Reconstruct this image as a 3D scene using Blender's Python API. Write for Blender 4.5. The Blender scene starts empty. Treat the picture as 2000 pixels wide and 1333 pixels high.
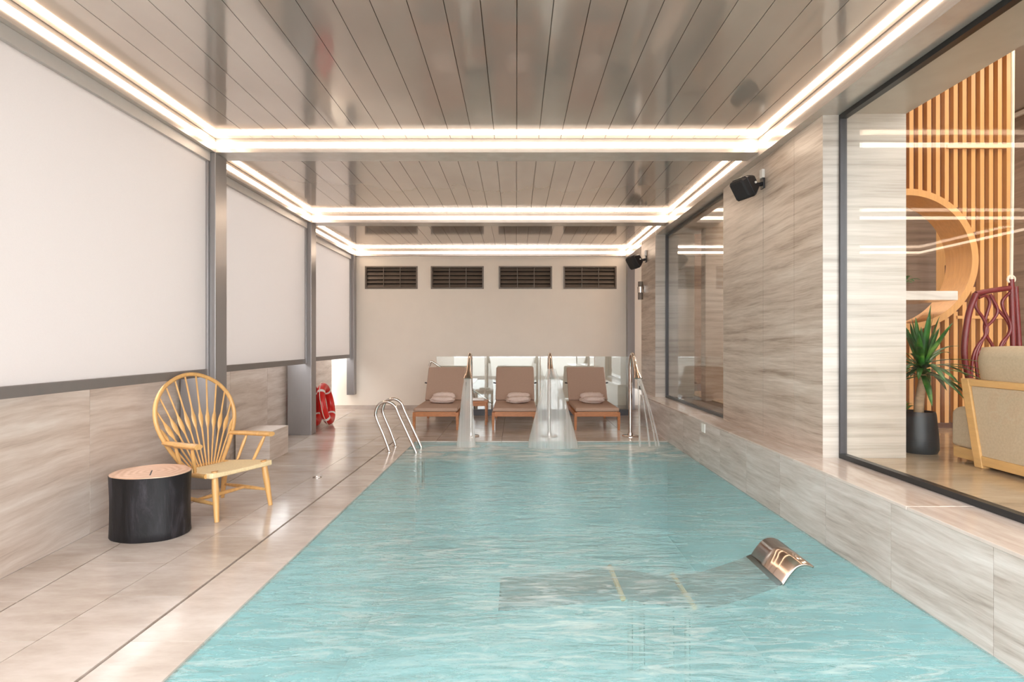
import bpy, bmesh, math, random
from mathutils import Vector, Matrix, noise as mnoise
random.seed(7)
scene = bpy.context.scene
COL = scene.collection
# ------------------------------------------------------------------ camera
CAMH = 1.36
cam_d = bpy.data.cameras.new('camera'); cam = bpy.data.objects.new('camera', cam_d); COL.objects.link(cam)
cam.location = (0, 0, CAMH); cam.rotation_euler = (math.pi/2, 0, 0)
cam_d.sensor_width = 36; cam_d.lens = 36*1100/2000
cam_d.shift_x = -0.004; cam_d.shift_y = 0.00125
cam_d.clip_start = 0.02
scene.camera = cam
# ------------------------------------------------------------------ world / exposure
w = bpy.data.worlds.new('world'); scene.world = w; w.use_nodes = True
bg = w.node_tree.nodes['Background']; bg.inputs[0].default_value = (0.93, 0.97, 1.0, 1); bg.inputs[1].default_value = 4.1
scene.view_settings.view_transform = 'Standard'; scene.view_settings.look = 'None'
scene.view_settings.gamma = 1.0; scene.view_settings.use_curve_mapping = False
scene.view_settings.exposure = 1.1
LED = 10.5
scene.cycles.max_bounces = 12; scene.cycles.diffuse_bounces = 6; scene.cycles.transparent_max_bounces = 16
scene.cycles.caustics_reflective = False; scene.cycles.caustics_refractive = False
scene.cycles.sample_clamp_indirect = 6.0

# ------------------------------------------------------------------ material helpers
def lin(c):
    c = c/255.0
    return c/12.92 if c <= 0.04045 else ((c+0.055)/1.055)**2.4
def rgb(r, g, b): return (lin(r), lin(g), lin(b), 1)
class NT:
    def __init__(s, name):
        s.m = bpy.data.materials.new(name); s.m.use_nodes = True
        s.t = s.m.node_tree; s.n = s.t.nodes; s.n.clear()
        s.out = s.n.new('ShaderNodeOutputMaterial')
    def new(s, typ, **kw):
        nd = s.n.new(typ)
        for k, v in kw.items():
            if k in ('operation', 'blend_type', 'data_type', 'noise_dimensions', 'wave_type', 'bands_direction', 'feature'): setattr(nd, k, v)
        return nd
    def link(s, a, b): s.t.links.new(a, b)
    def val(s, sock, v):
        if hasattr(v, 'is_linked') or isinstance(v, bpy.types.NodeSocket): s.link(v, sock)
        else: sock.default_value = v
    def math(s, op, a, b=None, clamp=False):
        nd = s.n.new('ShaderNodeMath'); nd.operation = op; nd.use_clamp = clamp
        s.val(nd.inputs[0], a)
        if b is not None: s.val(nd.inputs[1], b)
        return nd.outputs[0]
    def pos(s, scale=(1, 1, 1), obj=False, rnd=0.0):
        if obj: o = s.n.new('ShaderNodeTexCoord').outputs['Object']
        else: o = s.n.new('ShaderNodeNewGeometry').outputs['Position']
        if rnd:
            oi = s.n.new('ShaderNodeObjectInfo'); mm = s.math('MULTIPLY', oi.outputs['Random'], rnd)
            va = s.n.new('ShaderNodeVectorMath'); va.operation = 'ADD'; s.link(o, va.inputs[0]); s.link(mm, va.inputs[1]); o = va.outputs[0]
        mp = s.n.new('ShaderNodeMapping'); s.link(o, mp.inputs[0]); mp.inputs['Scale'].default_value = scale
        return mp.outputs[0]
    def noise(s, vec, scale, detail=4, rough=.55, dist=0.0):
        nd = s.n.new('ShaderNodeTexNoise'); s.link(vec, nd.inputs['Vector']); nd.inputs['Scale'].default_value = scale
        nd.inputs['Detail'].default_value = detail; nd.inputs['Roughness'].default_value = rough; nd.inputs['Distortion'].default_value = dist
        return nd.outputs[0]
    def ramp(s, fac, stops):
        nd = s.n.new('ShaderNodeValToRGB'); s.link(fac, nd.inputs[0]); e = nd.color_ramp.elements
        while len(e) < len(stops): e.new(0.5)
        for el, (p, c) in zip(e, stops): el.position = p; el.color = c
        return nd.outputs[0]
    def mixc(s, fac, a, b, blend='MIX'):
        nd = s.n.new('ShaderNodeMix'); nd.data_type = 'RGBA'; nd.blend_type = blend
        s.val(nd.inputs[0], fac); s.val(nd.inputs[6], a); s.val(nd.inputs[7], b)
        return nd.outputs[2]
    def bump(s, h, strength=.2, dist=.01):
        nd = s.n.new('ShaderNodeBump'); nd.inputs['Strength'].default_value = strength; nd.inputs['Distance'].default_value = dist
        s.link(h, nd.inputs['Height']); return nd.outputs[0]
    def fres(s, f0=.04, normal=None, k=1.0):
        lw = s.n.new('ShaderNodeLayerWeight'); lw.inputs[0].default_value = .5
        if normal is not None: s.link(normal, lw.inputs['Normal'])
        return s.math('ADD', s.math('MULTIPLY', s.math('POWER', lw.outputs['Facing'], 5.0), (1-f0)*k), f0, True)
    def bsdf(s, color, rough=.5, metal=0.0, normal=None, **kw):
        b = s.n.new('ShaderNodeBsdfPrincipled'); s.val(b.inputs['Base Color'], color); s.val(b.inputs['Roughness'], rough)
        b.inputs['Metallic'].default_value = metal
        if normal is not None: s.link(normal, b.inputs['Normal'])
        for k, v in kw.items(): s.val(b.inputs[k], v)
        return b.outputs[0]
    def fin(s, shader): s.link(shader, s.out.inputs[0]); return s.m
M = {}
def simple(name, col, rough=.5, metal=0.0, var=.06, scale=12.0, sc=(1, 1, 1), bump=0.0, **kw):
    t = NT(name); nz = t.noise(t.pos(sc, obj=True), scale, 4)
    c = t.ramp(nz, [(.3, tuple(v*(1-var) for v in col[:3])+(1,)), (.7, tuple(min(1, v*(1+var)) for v in col[:3])+(1,))])
    nrm = t.bump(nz, bump, .004) if bump else None
    M[name] = t.fin(t.bsdf(c, rough, metal, nrm, **kw)); return M[name]
def stone(name, stops, sc=(.55, .55, 7.0), scale=1.6, rough=.28, rnd=0.0, wav=.35, bump=.08, spec=.5):
    t = NT(name); p = t.pos((1, 1, 1), rnd=rnd)
    low = t.noise(p, .55, 3)
    mp = t.n.new('ShaderNodeMapping'); t.link(p, mp.inputs[0]); mp.inputs['Scale'].default_value = sc
    off = t.n.new('ShaderNodeCombineXYZ'); o = t.math('MULTIPLY', t.math('SUBTRACT', low, .5), wav*10)
    t.link(o, off.inputs[2]); 
    va = t.n.new('ShaderNodeVectorMath'); va.operation = 'ADD'; t.link(mp.outputs[0], va.inputs[0]); t.link(off.outputs[0], va.inputs[1])
    n1 = t.noise(va.outputs[0], scale, 7, .66, .18)
    n2 = t.noise(va.outputs[0], scale*5, 3, .6)
    f = t.math('ADD', t.math('MULTIPLY', n1, .78), t.math('MULTIPLY', n2, .22))
    c = t.ramp(f, stops)
    M[name] = t.fin(t.bsdf(c, rough, 0, t.bump(f, bump, .004), **{'Specular IOR Level': spec})); return M[name]
stone('stone_wall', [(.30, rgb(134, 114, 99)), (.43, rgb(174, 156, 140)), (.51, rgb(190, 173, 158)), (.60, rgb(202, 187, 173)), (.72, rgb(218, 206, 194))], sc=(.6, .6, 11), wav=.13, rough=.42, bump=.12)
stone('stone_pale', [(.32, rgb(156, 145, 134)), (.45, rgb(184, 174, 163)), (.58, rgb(200, 191, 181)), (.72, rgb(212, 205, 196))], sc=(.3, .3, 9), wav=.04)
stone('stone_bench', [(.30, rgb(140, 124, 114)), (.43, rgb(182, 168, 157)), (.54, rgb(200, 188, 179)), (.70, rgb(220, 211, 204))], sc=(.7, .7, 9), rnd=9.0, wav=.16)
stone('stone_ledge', [(.28, rgb(170, 148, 136)), (.45, rgb(196, 178, 166)), (.60, rgb(212, 197, 187)), (.75, rgb(224, 212, 204))], sc=(4, .6, 1), rough=.13, rnd=4, wav=.2)
stone('stone_left', [(.28, rgb(166, 146, 132)), (.43, rgb(198, 181, 168)), (.55, rgb(212, 198, 187)), (.70, rgb(226, 216, 207))], sc=(.55, .55, 7), rnd=3.0, wav=.12, rough=.4)
stone('stone_floor', [(.28, rgb(168, 150, 138)), (.43, rgb(188, 172, 160)), (.58, rgb(204, 190, 180)), (.74, rgb(220, 210, 202))], sc=(.8, 2.2, 1), scale=1.3, rough=.16, rnd=2.0, wav=.12, bump=.03)
stone('stone_lobby', [(.28, rgb(140, 118, 96)), (.45, rgb(172, 148, 122)), (.60, rgb(190, 168, 142)), (.75, rgb(206, 186, 162))], sc=(.6, 3.0, 1), scale=1.2, rough=.1, rnd=2, wav=.1, bump=.02)
stone('stone_brown', [(.28, rgb(98, 80, 68)), (.45, rgb(128, 108, 94)), (.60, rgb(146, 126, 112)), (.75, rgb(160, 142, 128))], sc=(.3, .3, 7), wav=.08)
stone('marble', [(.30, rgb(200, 190, 180)), (.50, rgb(226, 220, 212)), (.70, rgb(238, 234, 228))], wav=.3, rough=.2)
simple('grout', rgb(88, 76, 68), .8)
simple('plaster', rgb(238, 226, 212), .75, var=.015, scale=3)
simple('alu', rgb(152, 147, 146), .32, .5, var=.03, sc=(14, 14, .6))
simple('alu_dark', rgb(74, 72, 74), .4, .3, var=.03)
simple('rail_grey', rgb(128, 121, 118), .4, .3, var=.03)
simple('headbox', rgb(190, 184, 180), .45, .1, var=.02)
simple('frame_dark', rgb(34, 36, 38), .3, .2)
simple('black_plastic', rgb(34, 32, 36), .38, var=.1)
simple('grille', rgb(24, 23, 26), .7, var=.2, scale=120, bump=.4)
simple('louvre_metal', rgb(112, 99, 88), .4, .15, var=.05)
simple('louvre_shade', rgb(26, 22, 19), .7)  # near-black colour for the shade inside the vents
simple('wood_chair', rgb(208, 160, 100), .38, var=.12, scale=6, sc=(6, 6, 1))
simple('wood_end', rgb(176, 118, 64), .5, var=.1)
simple('cord', rgb(226, 202, 158), .8, var=.12, scale=40, sc=(1, 6, 1), bump=.4)
simple('teak', rgb(176, 112, 66), .45, var=.14, scale=8, sc=(2, 8, 8))
simple('cushion', rgb(178, 148, 130), .9, var=.03, scale=60, bump=.1)
simple('towel', rgb(222, 200, 188), .95, var=.05, scale=50, bump=.4)
simple('white', rgb(236, 232, 226), .5, var=.01)
simple('steel', rgb(206, 196, 188), .08, 1.0, var=.02)
simple('steel_bed', rgb(84, 92, 90), .45, .2, var=.05)
simple('steel_warm', rgb(200, 180, 166), .14, 1.0, var=.03)
simple('red_plastic', rgb(208, 36, 30), .35, var=.05)
def char_mat():
    t = NT('char'); n1 = t.noise(t.pos((6, 6, 1.2), obj=True), 1.6, 6, .65, .6)
    c = t.ramp(n1, [(.35, rgb(10, 9, 10)), (.55, rgb(26, 24, 27)), (.75, rgb(66, 62, 68))])
    M['char'] = t.fin(t.bsdf(c, .5, 0, t.bump(n1, .6, .01), **{'Specular IOR Level': .35}))
char_mat()
simple('slat_wood', rgb(212, 158, 98), .5, var=.08, scale=5, sc=(8, 8, .4))
simple('slat_back', rgb(112, 62, 32), .6, var=.12, scale=5, sc=(8, 8, .4))
simple('door_wood', rgb(88, 52, 34), .5, var=.2, scale=4, sc=(20, 20, .3))
simple('pot', rgb(38, 40, 44), .45, var=.15)
simple('bark', rgb(176, 146, 116), .85, var=.25, scale=14, sc=(1, 1, 3), bump=.5)
simple('soil', rgb(58, 44, 34), .95, var=.3, scale=40)
simple('sofa_fabric', rgb(192, 172, 146), .95, var=.07, scale=70, bump=.2)
simple('sofa_wood', rgb(216, 170, 110), .45, var=.1, scale=4, sc=(1, 1, 6))
simple('crimson', rgb(108, 20, 22), .4, var=.12, scale=10)
simple('rope', rgb(228, 214, 196), .9)
simple('lobby_ceiling', rgb(196, 190, 184), .8, var=.01)
simple('ground', rgb(168, 164, 158), .9)
simple('concrete', rgb(150, 144, 138), .8)
simple('pool_tile', rgb(184, 221, 222), .4, var=.03, scale=6)
simple('pavement', rgb(190, 180, 170), .8)
def wood_top():
    t = NT('stump_top'); p = t.pos((1, 1, 1), obj=True)
    wv = t.n.new('ShaderNodeTexWave'); wv.wave_type = 'RINGS'; wv.rings_direction = 'Z'; t.link(p, wv.inputs[0]); wv.inputs['Scale'].default_value = 7
    wv.inputs['Distortion'].default_value = 6; wv.inputs['Detail'].default_value = 3
    c = t.ramp(wv.outputs[1], [(0, rgb(204, 162, 134)), (1, rgb(220, 182, 156))])
    M['stump_top'] = t.fin(t.bsdf(c, .6))
wood_top()
def plank_mat():
    t = NT('plank'); p = t.pos((22, .5, 1)); n1 = t.noise(p, 3, 5); n2 = t.noise(t.pos((1.2, .6, 1)), 1.5, 3)
    c = t.ramp(n2, [(.3, rgb(198, 186, 177)), (.7, rgb(210, 199, 190))])
    r = t.math('ADD', t.math('MULTIPLY', n1, .09), .04)
    M['plank'] = t.fin(t.bsdf(c, r, .6))
plank_mat()
def beam_mat():
    t = NT('beam_metal'); p = t.pos((3, 3, 40)); n1 = t.noise(p, 3, 4)
    c = t.ramp(n1, [(.3, rgb(200, 189, 181)), (.7, rgb(210, 200, 192))])
    M['beam_metal'] = t.fin(t.bsdf(c, t.math('ADD', t.math('MULTIPLY', n1, .12), .12), .35))
beam_mat()
def emis(name, col, s):
    t = NT(name); e = t.n.new('ShaderNodeEmission'); e.inputs[0].default_value = col; e.inputs[1].default_value = s
    M[name] = t.fin(e.outputs[0])
emis('led', (1, .79, .60, 1), LED)
emis('lobby_fill', (1, .86, .70, 1), 6)  # lens glow of the fill lamps added to the lobby ceiling
def blind_mat():
    t = NT('blind'); nz = t.noise(t.pos((1, 1, 1)), 400, 2); c = t.ramp(nz, [(.3, rgb(207, 201, 198)), (.7, rgb(212, 206, 203))])
    d = t.n.new('ShaderNodeBsdfDiffuse'); t.link(c, d.inputs[0]); tr = t.n.new('ShaderNodeBsdfTranslucent'); t.link(c, tr.inputs[0])
    mx = t.n.new('ShaderNodeMixShader'); mx.inputs[0].default_value = .5; t.link(d.outputs[0], mx.inputs[1]); t.link(tr.outputs[0], mx.inputs[2])
    M['blind'] = t.fin(mx.outputs[0])
blind_mat()
def glass_mat(name, tint, f0=.014, haze=0.0, hcol=(1, 1, 1, 1)):
    t = NT(name); tr = t.n.new('ShaderNodeBsdfTransparent'); tr.inputs[0].default_value = tint
    gl = t.n.new('ShaderNodeBsdfGlossy'); gl.inputs['Roughness'].default_value = .0
    fr = t.fres(f0)
    base = tr.outputs[0]
    if haze:
        d = t.n.new('ShaderNodeBsdfDiffuse'); d.inputs[0].default_value = hcol
        m0 = t.n.new('ShaderNodeMixShader'); m0.inputs[0].default_value = haze; t.link(base, m0.inputs[1]); t.link(d.outputs[0], m0.inputs[2]); base = m0.outputs[0]
    mx = t.n.new('ShaderNodeMixShader'); t.link(fr, mx.inputs[0]); t.link(base, mx.inputs[1]); t.link(gl.outputs[0], mx.inputs[2])
    M[name] = t.fin(mx.outputs[0])
glass_mat('glass', (.97, .97, .955, 1))
glass_mat('glass_rail', (.93, .96, .94, 1), .14, .06, (.9, .95, .92, 1))
def water_mat():
    t = NT('water'); geo = t.n.new('ShaderNodeNewGeometry'); sep = t.n.new('ShaderNodeSeparateXYZ'); t.link(geo.outputs['Position'], sep.inputs[0])
    a = t.noise(t.pos((2.2, 6.0, 1)), 1.5, 5, .6, .6); b = t.noise(t.pos((7, 22, 1)), 2.0, 3, .6, .3)
    h = t.math('ADD', t.math('MULTIPLY', a, .8), t.math('MULTIPLY', b, .14))
    nrm = t.bump(h, .42, .05)
    tr = t.n.new('ShaderNodeBsdfTransparent'); tr.inputs[0].default_value = (.79, .93, .94, 1)
    milk = t.n.new('ShaderNodeBsdfDiffuse'); milk.inputs[0].default_value = rgb(172, 212, 214); t.link(nrm, milk.inputs['Normal'])
    foam = t.n.new('ShaderNodeBsdfDiffuse'); foam.inputs[0].default_value = rgb(232, 228, 220)
    gl = t.n.new('ShaderNodeBsdfGlossy'); gl.inputs['Roughness'].default_value = .09; t.link(nrm, gl.inputs['Normal'])
    fr = t.fres(.03, nrm, .95)
    mk = t.noise(t.pos((.8, 2.2, 1)), 1.3, 5, .65, .8)
    mfac = t.math('ADD', t.math('MULTIPLY', mk, .56), .05, True)
    m1 = t.n.new('ShaderNodeMixShader'); t.link(mfac, m1.inputs[0]); t.link(tr.outputs[0], m1.inputs[1]); t.link(milk.outputs[0], m1.inputs[2])
    # foam where the jets land (far end) and thin wandering streaks of bubbles
    mr = t.n.new('ShaderNodeMapRange'); mr.interpolation_type = 'SMOOTHSTEP'; t.link(sep.outputs[1], mr.inputs[0]); mr.inputs[1].default_value = 6.0; mr.inputs[2].default_value = 7.05
    far = t.n.new('ShaderNodeMapRange'); far.interpolation_type = 'SMOOTHSTEP'; t.link(sep.outputs[1], far.inputs[0]); far.inputs[1].default_value = 7.72; far.inputs[2].default_value = 7.4
    fn = t.noise(t.pos((1.2, 2.6, 1)), 1.4, 4, .55, 1.2)
    fn = t.n.new('ShaderNodeMapRange') if False else fn
    f1 = t.math('MULTIPLY', t.math('MULTIPLY', mr.outputs[0], far.outputs[0]), t.math('MULTIPLY', t.math('SUBTRACT', fn, .40, True), 4.2, True))
    st = t.noise(t.pos((1.1, 5.5, 1)), 2.6, 6, .7, 1.4)
    lowm = t.math('MULTIPLY', t.math('SUBTRACT', t.noise(t.pos((.35, .5, 1)), 1.0, 2), .36, True), 4.0, True)
    f2 = t.math('MULTIPLY', t.math('MULTIPLY', t.math('MULTIPLY', t.math('SUBTRACT', st, .46, True), 5.0, True), lowm), .42)
    ff = t.math('MAXIMUM', t.math('MULTIPLY', f1, .8), f2, True)
    m2 = t.n.new('ShaderNodeMixShader'); t.link(ff, m2.inputs[0]); t.link(m1.outputs[0], m2.inputs[1]); t.link(foam.outputs[0], m2.inputs[2])
    m3 = t.n.new('ShaderNodeMixShader'); t.link(fr, m3.inputs[0]); t.link(m2.outputs[0], m3.inputs[1]); t.link(gl.outputs[0], m3.inputs[2])
    M['water'] = t.fin(m3.outputs[0])
water_mat()
def jet_mat():
    t = NT('jet_water'); p = t.pos((13, 0, .12), obj=True); nz = t.noise(p, 1.2, 2)
    d = t.n.new('ShaderNodeBsdfDiffuse'); d.inputs[0].default_value = (.9, .9, .88, 1)
    tl = t.n.new('ShaderNodeBsdfTranslucent'); tl.inputs[0].default_value = (.9, .9, .88, 1)
    ms = t.n.new('ShaderNodeMixShader'); ms.inputs[0].default_value = .5; t.link(d.outputs[0], ms.inputs[1]); t.link(tl.outputs[0], ms.inputs[2])
    tr = t.n.new('ShaderNodeBsdfTransparent')
    f = t.math('ADD', t.math('MULTIPLY', nz, .42), .10, True)
    mx = t.n.new('ShaderNodeMixShader'); t.link(f, mx.inputs[0]); t.link(tr.outputs[0], mx.inputs[1]); t.link(ms.outputs[0], mx.inputs[2])
    M['jet_water'] = t.fin(mx.outputs[0])
jet_mat()
def leaf_mat():
    t = NT('leaf'); n1 = t.noise(t.pos((1, 1, 1)), 9, 3); c = t.ramp(n1, [(.3, rgb(22, 62, 22)), (.55, rgb(44, 98, 32)), (.78, rgb(110, 146, 58))])
    M['leaf'] = t.fin(t.bsdf(c, .4))
leaf_mat()

# ------------------------------------------------------------------ mesh helpers
class MB:
    def __init__(s): s.v = []; s.f = []
    def add(s, vs, fs):
        o = len(s.v); s.v += [tuple(p) for p in vs]; s.f += [tuple(i+o for i in q) for q in fs]; return s
    def box(s, x0, x1, y0, y1, z0, z1, mtx=None):
        vs = [Vector(p) for p in ((x0,y0,z0),(x1,y0,z0),(x1,y1,z0),(x0,y1,z0),(x0,y0,z1),(x1,y0,z1),(x1,y1,z1),(x0,y1,z1))]
        if mtx: vs = [mtx @ p for p in vs]
        return s.add(vs, [(0,3,2,1),(4,5,6,7),(0,1,5,4),(1,2,6,5),(2,3,7,6),(3,0,4,7)])
    def prism(s, quad, z0, z1):
        n = len(quad); vs = [(x, y, z0) for x, y in quad]+[(x, y, z1) for x, y in quad]
        return s.add(vs, [tuple(range(n-1, -1, -1)), tuple(range(n, 2*n))]+[(i, (i+1) % n, n+(i+1) % n, n+i) for i in range(n)])
    def rings(s, rr, cap=True, closed=False):
        n = len(rr[0]); vs = [p for r in rr for p in r]; fs = []; k = len(rr)
        for i in range(k if closed else k-1):
            a, b = i*n, ((i+1) % k)*n
            for j in range(n): fs.append((a+j, a+(j+1) % n, b+(j+1) % n, b+j))
        if cap and not closed: fs += [tuple(range(n-1, -1, -1)), tuple((k-1)*n+j for j in range(n))]
        return s.add(vs, fs)
    def tube(s, pts, r, n=8, closed=False, flat=1.0, up=None):
        pts = [Vector(p) for p in pts]; k = len(pts); rad = r if isinstance(r, (list, tuple)) else [r]*k
        fl = flat if isinstance(flat, (list, tuple)) else [flat]*k
        rr = []; pu = None
        for i in range(k):
            if closed: d = pts[(i+1) % k]-pts[i-1]
            else: d = pts[min(i+1, k-1)]-pts[max(i-1, 0)]
            d.normalize()
            ref = Vector(up) if up else (pu if pu else (Vector((0, 0, 1)) if abs(d.z) < .9 else Vector((1, 0, 0))))
            a = ref-d*ref.dot(d)
            if a.length < 1e-6: a = Vector((0, 1, 0))-d*d.y
            a.normalize(); b = d.cross(a); pu = a
            rr.append([pts[i]+a*(math.cos(2*math.pi*j/n)*rad[i])+b*(math.sin(2*math.pi*j/n)*rad[i]*fl[i]) for j in range(n)])
        return s.rings(rr, True, closed)
    def lathe(s, prof, n=24, c=(0, 0, 0)):
        return s.rings([[(c[0]+r*math.cos(2*math.pi*j/n), c[1]+r*math.sin(2*math.pi*j/n), c[2]+z) for j in range(n)] for r, z in prof])
    def strip(s, rows, thick=0.0, nrm=(0, 0, 1)):
        k = len(rows); n = len(rows[0]); vs = [tuple(p) for r in rows for p in r]; fs = [(i*n+j, i*n+j+1, (i+1)*n+j+1, (i+1)*n+j) for i in range(k-1) for j in range(n-1)]
        return s.add(vs, fs)
    def build(s, name, mat, parent=None, smooth=False, bevel=0.0, solid=0.0, subsurf=0, seg=2):
        me = bpy.data.meshes.new(name); me.from_pydata(s.v, [], s.f); me.validate()
        bm = bmesh.new(); bm.from_mesh(me); bmesh.ops.recalc_face_normals(bm, faces=bm.faces); bm.to_mesh(me); bm.free()
        me.materials.append(M[mat])
        o = bpy.data.objects.new(name, me); COL.objects.link(o)
        if parent: o.parent = parent
        if smooth:
            for p in me.polygons: p.use_smooth = True
            me.set_sharp_from_angle(angle=math.radians(smooth if smooth > 1 else 40))
        if solid: md = o.modifiers.new('s', 'SOLIDIFY'); md.thickness = solid; md.offset = 0
        if bevel: md = o.modifiers.new('b', 'BEVEL'); md.width = bevel; md.segments = seg; md.limit_method = 'ANGLE'
        if subsurf: md = o.modifiers.new('u', 'SUBSURF'); md.levels = subsurf; md.render_levels = subsurf
        return o
def bx(name, mat, x0, x1, y0, y1, z0, z1, parent=None, bevel=0.0):
    return MB().box(x0, x1, y0, y1, z0, z1).build(name, mat, parent, bevel=bevel)
def tag(o, label=None, cat=None, group=None, kind=None):
    for k, v in (('label', label), ('category', cat), ('group', group), ('kind', kind)):
        if v: o[k] = v
    return o
def thing(name, label, cat, loc=(0, 0, 0), rz=0.0, group=None, kind=None):
    o = bpy.data.objects.new(name, None); COL.objects.link(o); o.location = loc; o.rotation_euler = (0, 0, rz); o.empty_display_size = .1
    return tag(o, label, cat, group, kind)
def struct(o, label): o['kind'] = 'structure'; o['label'] = label; return o
def dup(root, loc=None, rz=None, label=None):
    def cp(o, par):
        c = o.copy(); COL.objects.link(c); c.parent = par
        for ch in list(o.children): cp(ch, c)
        return c
    r = cp(root, None)
    if loc is not None: r.location = loc
    if rz is not None: r.rotation_euler = (0, 0, rz)
    if label: r['label'] = label
    return r
def bez(pts, n=24, closed=False):
    """Catmull-Rom through pts"""
    P = [Vector(p) for p in pts]; k = len(P); out = []
    segs = k if closed else k-1; per = max(2, n//segs)
    for i in range(segs):
        p1, p2 = P[i], P[(i+1) % k]
        p0 = P[(i-1) % k] if closed or i > 0 else p1*2-p2
        p3 = P[(i+2) % k] if closed or i+2 < k else p2*2-p1
        for j in range(per):
            t = j/per
            out.append(.5*((2*p1)+(p2-p0)*t+(2*p0-5*p1+4*p2-p3)*t*t+(3*p1-p0-3*p2+p3)*t**3))
    if not closed: out.append(P[-1])
    return out

# ================================================================== SETTING
YB = 11.5                      # back wall
def lerpf(ya, xa, yb, xb): return lambda y: xa+(xb-xa)*(y-ya)/(yb-ya)
EDGE = lerpf(2.25, -1.42, 7.75, -1.385)
CHAN = lerpf(2.25, -1.765, 8.05, -1.67)
MID = lerpf(4.5, -2.11, 6.65, -2.03)
SLOT = lerpf(3.18, -2.627, 8.0, -2.985)
WALLX = lerpf(3.23, -2.96, 11.4, -3.66)
POOLF, POOLN, XR = 7.75, 0.4, 2.083
# outside ground, far below the tile bed on the garden side
gr = bx('ground', 'ground', -40, -3.2, -30, 40, -.3, -.02); struct(gr, 'pale ground outside beyond the low stone wall')
gr2 = bx('ground', 'ground', -3.2, 12, -30, -2.0, -.3, -.02); struct(gr2, 'pale paved ground behind the open end of the pool')
gw = bx('added_shade_wall', 'plaster', -8.3, -8.0, 5.5, 18, -.02, 5.2); struct(gw, 'tall plain wall added out of view to dim the far blinds')  # unseen wall, added only to shade the farther blinds from the sky
# floor base
fl = MB()
fl.box(-4.2, -1.9, -2.0, YB+.3, -.10, -.022)
fl.prism([(-1.9, -2), (EDGE(-2)-.004, -2), (EDGE(YB+.3)-.004, YB+.3), (-1.9, YB+.3)], -.10, -.022)
fl.box(-1.45, 3.0, POOLF+.004, YB+.3, -.10, -.022)
fl.box(-1.45, 3.0, -2.0, POOLN-.004, -.10, -.022)
floor = fl.build('floor', 'grout'); struct(floor, 'beige stone tiled deck around the pool')
def tiles(fa, fb, ys, g=.0025, ga=None, gb=None):
    ga = g if ga is None else ga; gb = g if gb is None else gb
    for y0, y1 in zip(ys[:-1], ys[1:]):
        MB().prism([(fa(y0)+ga, y0+g), (fb(y0)-gb, y0+g), (fb(y1)-gb, y1-g), (fa(y1)+ga, y1-g)], -.022, 0.0).build('tile', 'stone_floor', floor)
def rng(a, b, st):
    r = [a]
    while r[-1]+st < b-.15: r.append(r[-1]+st)
    return r+[b]
tiles(CHAN, EDGE, rng(-.2, POOLF, .92), ga=.011, gb=0)
tiles(MID, CHAN, rng(-.66, POOLF+.31, .92), gb=.007)
tiles(SLOT, MID, rng(-.2, POOLF+.31, .92), ga=.006)
tiles(WALLX, SLOT, rng(-.5, YB, 1.15), gb=.004)
yy = [8.06, 8.9, 9.8, 10.65, YB]
tiles(SLOT, MID, yy, ga=.004); tiles(MID, lambda y: -1.1, yy)
tiles(lambda y: CHAN(8.05), lambda y: -1.1, [POOLF, 8.06])
xs = [-1.1, -.2, .7, 1.6, 2.55]
for a, b in zip(xs[:-1], xs[1:]): tiles(lambda y: a, lambda y: b, [POOLF]+yy)
# pool basin and water
pb = MB(); pb.prism([(EDGE(POOLN), POOLN), (XR, POOLN), (XR, POOLF), (EDGE(POOLF), POOLF)], -1.5, -1.3)
pb.prism([(EDGE(POOLN)-.1, POOLN), (EDGE(POOLN), POOLN), (EDGE(POOLF), POOLF), (EDGE(POOLF)-.1, POOLF)], -1.3, -.025)
pb.box(EDGE(POOLF)-.1, XR, POOLF, POOLF+.1, -1.3, -.025); pb.box(EDGE(POOLN)-.1, XR, POOLN-.1, POOLN, -1.3, -.025)
pb.box(XR, XR+.1, POOLN, POOLF, -1.3, -.025)
struct(pb.build('pool_basin', 'pool_tile'), 'turquoise basin of the swimming pool under the water')
wm = MB(); wm.strip([[(EDGE(y)+(XR-EDGE(y))*i/12, y, -.010) for i in range(12, -1, -1)] for y in [POOLN+(POOLF-POOLN)*j/16 for j in range(17)]])
_wo = wm.build('pool_water', 'water')
if _wo.data.polygons[0].normal.z < 0: _wo.data.flip_normals()
struct(_wo, 'turquoise rippled water filling the pool')
# skimmer drain cover and floor spot
dr = MB().lathe([(.0, 0), (.045, 0), (.045, .003), (.038, .005), (.038, .002), (0, .002)], 24).build('floor_drain', 'steel'); dr.location = (-2.0, 5.66, .0005)
tag(dr, 'small round steel drain cover set in the deck tiles', 'drain')

# left low stone wall
wl = MB().prism([(WALLX(-2)-.25, -2), (WALLX(-2)-.02, -2), (WALLX(11.1)-.02, 11.1), (WALLX(11.1)-.25, 11.1)], -.05, 1.12).build('wall_left', 'concrete')
struct(wl, 'low stone clad garden wall beneath the blinds')
ys = rng(-1.9, 11.1, 1.18)
for y0, y1 in zip(ys[:-1], ys[1:]):
    MB().prism([(WALLX(y0+.0025)-.02, y0+.0025), (WALLX(y0+.0025), y0+.0025), (WALLX(y1-.0025), y1-.0025), (WALLX(y1-.0025)-.02, y1-.0025)], 0.0, 1.12).build('stone_panel', 'stone_left', wl)
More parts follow.
